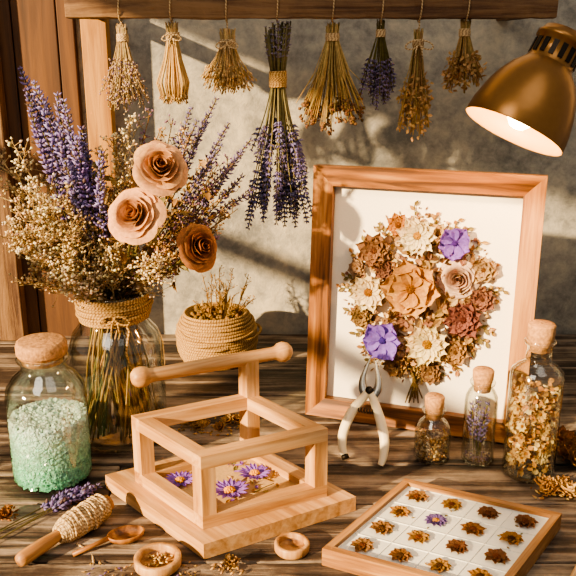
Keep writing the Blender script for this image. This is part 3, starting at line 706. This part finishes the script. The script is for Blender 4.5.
# ------------------------------------------------------------------ desk lamp
b=MB(); oc=V((.250,.90,.406)); ax=V((.45,.17,.86)).normalized(); M=frameM(oc,ax)
outer=[(.0580,0),(.0585,.003),(.057,.018),(.053,.036),(.0465,.054),(.038,.069),(.0305,.077),(.0275,.081)]
b.lathe(outer+[(.0265,.082),(.026,.106),(.0285,.107),(.0285,.112),(.026,.114),(.024,.119),(.010,.123),(.0005,.124)],M,BRASS,56)
b.lathe([(.0580,0),(.056,.001),(.055,.018),(.051,.035),(.0445,.051),(.036,.065),(.024,.073),(.0005,.075)],M,INNER,56)
for i in range(16):
    an=2*PI*i/16
    b.box(.0245,.0272,-.0028,.0028,.086,.102,DARKM,(0,0,1),M@Matrix.Rotation(an,4,'Z'))
b.lathe([(.0005,.004),(.008,.006),(.0145,.013),(.017,.023),(.015,.034),(.010,.045),(.0085,.060),(.0005,.062)],M,BULB,28)
b.lathe([(.012,.055),(.012,.072),(.0005,.073)],M,BRASS,24)
kn=oc+ax*.095+V((.035,.006,.0)); b.tube([oc+ax*.095,kn],.006,DARKM,segs=12)
b.lathe([(.0005,-.010),(.010,-.010),(.010,.010),(.0005,.010)],frameM(kn,(0,1,0)),DARKM,24)
el=V((.50,1.02,.42)); b.tube([kn,el],.006,BRASS,segs=14)
b.lathe([(.0005,-.012),(.013,-.012),(.013,.012),(.0005,.012)],frameM(el,(0,1,0)),DARKM,24)
b.tube([el,(.50,1.02,.018)],.0065,BRASS,segs=14)
b.lathe([(.07,.0003),(.07,.010),(.064,.016),(.02,.019),(.012,.03),(.0005,.03)],T((.50,1.02,0)),BRASS,40,capa=True)
b.obj('desk_lamp',(.50,1.02,0))

# ------------------------------------------------------------------ foreground bits
b=MB()
for (xa,ya,xb,yb,fr) in [(-.312,.712,-.222,.822,.5),(-.305,.722,-.232,.822,.42),(-.318,.728,-.246,.814,.4),(-.310,.735,-.232,.806,.4)]:
    b.lavender((xa,ya,.003),(xb,yb,.007),fr,lin('#6d5f96'),(U(-.003,.003),.002,0),.0075,lin('#6d6440'),.0052)
b.obj('lavender_sprig',(-.26,.77,0))
b=MB(); p0=V((-.268,.679,.0085)); p1=V((-.198,.775,.0160)); d=p1-p0; LL=d.length; M=frameM(p0,d)
b.lathe([(.0005,0),(.006,.001),(.0078,.006),(.0075,.03),(.006,.05),(.006,LL-.006),(.009,LL-.004),(.009,LL),(.0005,LL+.001)],M,W_TRAY,24)
b.helix(M,[(.0075,LL*.42),(.0125,LL*.5),(.0138,LL*.62),(.0138,LL*.8),(.0110,LL*.95)],26,.0016,TWINE_L,24,.0012)
b.helix(M,[(.0132,LL*.93),(.0150,LL*.75),(.0132,LL*.5)],9,.0015,TWINE_L,24,.003)
b.tube(sm([p0+d*.5+V((.012,-.006,-.012)),p0+d*.5+V((.03,-.02,-.0135)),p0+d*.4+V((.045,-.03,-.0115))]),.0013,TWINE_L,segs=6,ang=True)
b.obj('twine_bobbin',(p0.x,p0.y,0))
b=MB(); M=T((-.170,.727,.0))@Matrix.Rotation(.35,4,'Z')@Matrix.Scale(1.45,4,(1,0,0))
b.lathe([(.0005,.0006),(.008,.0006),(.0125,.005),(.0135,.0095),(.0122,.0100),(.0105,.006),(.006,.0035),(.0005,.003)],M,W_OAK,28)
b.tube([(-.184,.722,.008),(-.200,.710,.006),(-.219,.699,.0028)],[.0028,.0024,.0026],W_OAK,segs=8)
b.obj('small_wooden_scoop',(-.17,.727,0))
def ringdish(nm,x,y,r,h,fill=None):
    b=MB(); b.lathe([(.0005,.0003),(r*.9,.0003),(r,.003),(r,h-.001),(r-.0008,h),(r*.80,h),(r*.77,h-.001),(r*.74,.005)],T((x,y,0)),W_LIGHT,36)
    b.lathe([(r*.745,.006),(r*.7,.0045),(.0005,.004)],T((x,y,0)),W_TRAY,36)
    if fill:
        for i in range(26): b.bud((x+U(-.45,.45)*r,y+U(-.45,.45)*r,.0055),(U(-1,1),U(-1,1),.2),.006,.0013,jit(fill,.3))
    b.obj(nm,(x,y,0))
ringdish('round_wooden_dish',-.130,.684,.0235,.012,lin('#c9a46c'))
ringdish('round_wooden_dish',.004,.709,.0180,.011)
def dried(nm,x,y,n,sx,sy,cols,R=.011,blobs=10):
    b=MB()
    for i in range(n):
        px,py=x+U(-sx,sx),y+U(-sy,sy); z=.003+U(0,.5)*R*(1 if n>2 else 0)
        b.daisy(frameM((px,py,z),(U(-.6,.6),U(-.8,.2),1),U(0,6)),R*U(.8,1.2),8,R*.6,lin(random.choice(cols)),lin('#6b4422'),2,.35,.5,.22,ruf=.1)
    for i in range(blobs):
        b.bud((x+U(-1.3,1.3)*sx,y+U(-1.3,1.3)*sy,.0022),(U(-1,1),U(-1,1),.05),U(.004,.009),.0014,jit(lin(random.choice(cols)),.3))
    b.obj(nm,(x,y,0))
dried('dried_flower_heads',-.308,.772,2,.006,.008,['#a5784a','#8a5a34'],.012,14)
dried('dried_flower_heads',-.056,.680,3,.012,.006,['#b08a5c','#8a6a44','#c09a60'],.008,24)
dried('dried_flower_heads',.326,.816,24,.032,.010,['#c59a62','#d9b47a','#a57848'],.013,80)
dried('dried_flower_heads',.366,.905,12,.018,.02,['#7e5436','#9a6a44','#a4784a'],.020,20)
dried('dried_flower_heads',-.105,.985,12,.035,.02,['#c8a068','#b98c54','#9c7a4c'],.011,60)
b=MB()
for (xa,ya,xb,yb,r) in [(.262,.640,.335,.748,.0028),(.285,.640,.350,.735,.0024),(.300,.655,.352,.70,.0032)]:
    b.tube([(xa,ya,r),(xb,yb,r)],r,W_LIGHT,segs=10)
b.obj('wooden_dowels',(.30,.69,0))
b=MB()
for i in range(90):
    x,y=U(-.20,-.09),U(.655,.69)
    if (x+.130)**2+(y-.684)**2<.028**2 or (x+.17)**2+(y-.727)**2<.03**2: continue
    b.bud((x,y,.0012),(U(-1,1),U(-1,1),.03),U(.002,.007),.0009,jit(lin(random.choice(['#b08a52','#7d6a9a','#8a6a3c','#c9a468'])),.3))
b.obj('scattered_petal_crumbs',(-.15,.67,0))

# ------------------------------------------------------------------ lights
def aim(ob,d): ob.rotation_euler=V(d).to_track_quat('-Z','Y').to_euler()
S=bpy.data.lights.new('sunlight','SUN'); S.energy=15; S.angle=math.radians(1.4); S.color=(1,.73,.41)
so=bpy.data.objects.new('sunlight',S); so.location=(-1.5,.2,2); aim(so,(.8,.62,-.34)); bpy.context.scene.collection.objects.link(so)
def area(nm,loc,tgt,size,e,col):
    A_=bpy.data.lights.new(nm,'AREA'); A_.size=size; A_.energy=e; A_.color=col
    o_=bpy.data.objects.new(nm,A_); o_.location=loc; aim(o_,V(tgt)-V(loc)); bpy.context.scene.collection.objects.link(o_)
area('fill_area_left',(-.6,-.2,2.1),(0,.95,.85),.7,8.5,(1,.88,.72))  # added warm fill, overhead front left, to lift the shadows; no real opening there
area('fill_area_right',(.5,.1,2.4),(.1,1.0,.8),.9,3.8,(1,.92,.82))  # second added soft fill from above right, not a fixture of the room
P=bpy.data.lights.new('lamp_bulb_light','POINT'); P.energy=1.6; P.color=(1,.68,.35); P.shadow_soft_size=.012
po=bpy.data.objects.new('lamp_bulb_light',P); po.location=oc-ax*.006+V((0,0,TZ)); bpy.context.scene.collection.objects.link(po)
w_=bpy.data.worlds.new('World'); bpy.context.scene.world=w_; w_.use_nodes=True
w_.node_tree.nodes['Background'].inputs[0].default_value=(.85,.77,.67,1); w_.node_tree.nodes['Background'].inputs[1].default_value=.32

cam=bpy.data.cameras.new('camera'); cam.lens=50; cam.sensor_width=36; cam.clip_start=.02
co=bpy.data.objects.new('camera',cam); co.location=(0,0,.5+TZ); co.rotation_euler=(math.radians(73),0,0)
bpy.context.scene.collection.objects.link(co); bpy.context.scene.camera=co
try:
    bpy.context.scene.view_settings.view_transform='AgX'; bpy.context.scene.view_settings.look='AgX - Medium High Contrast'
except Exception as e: print(e)
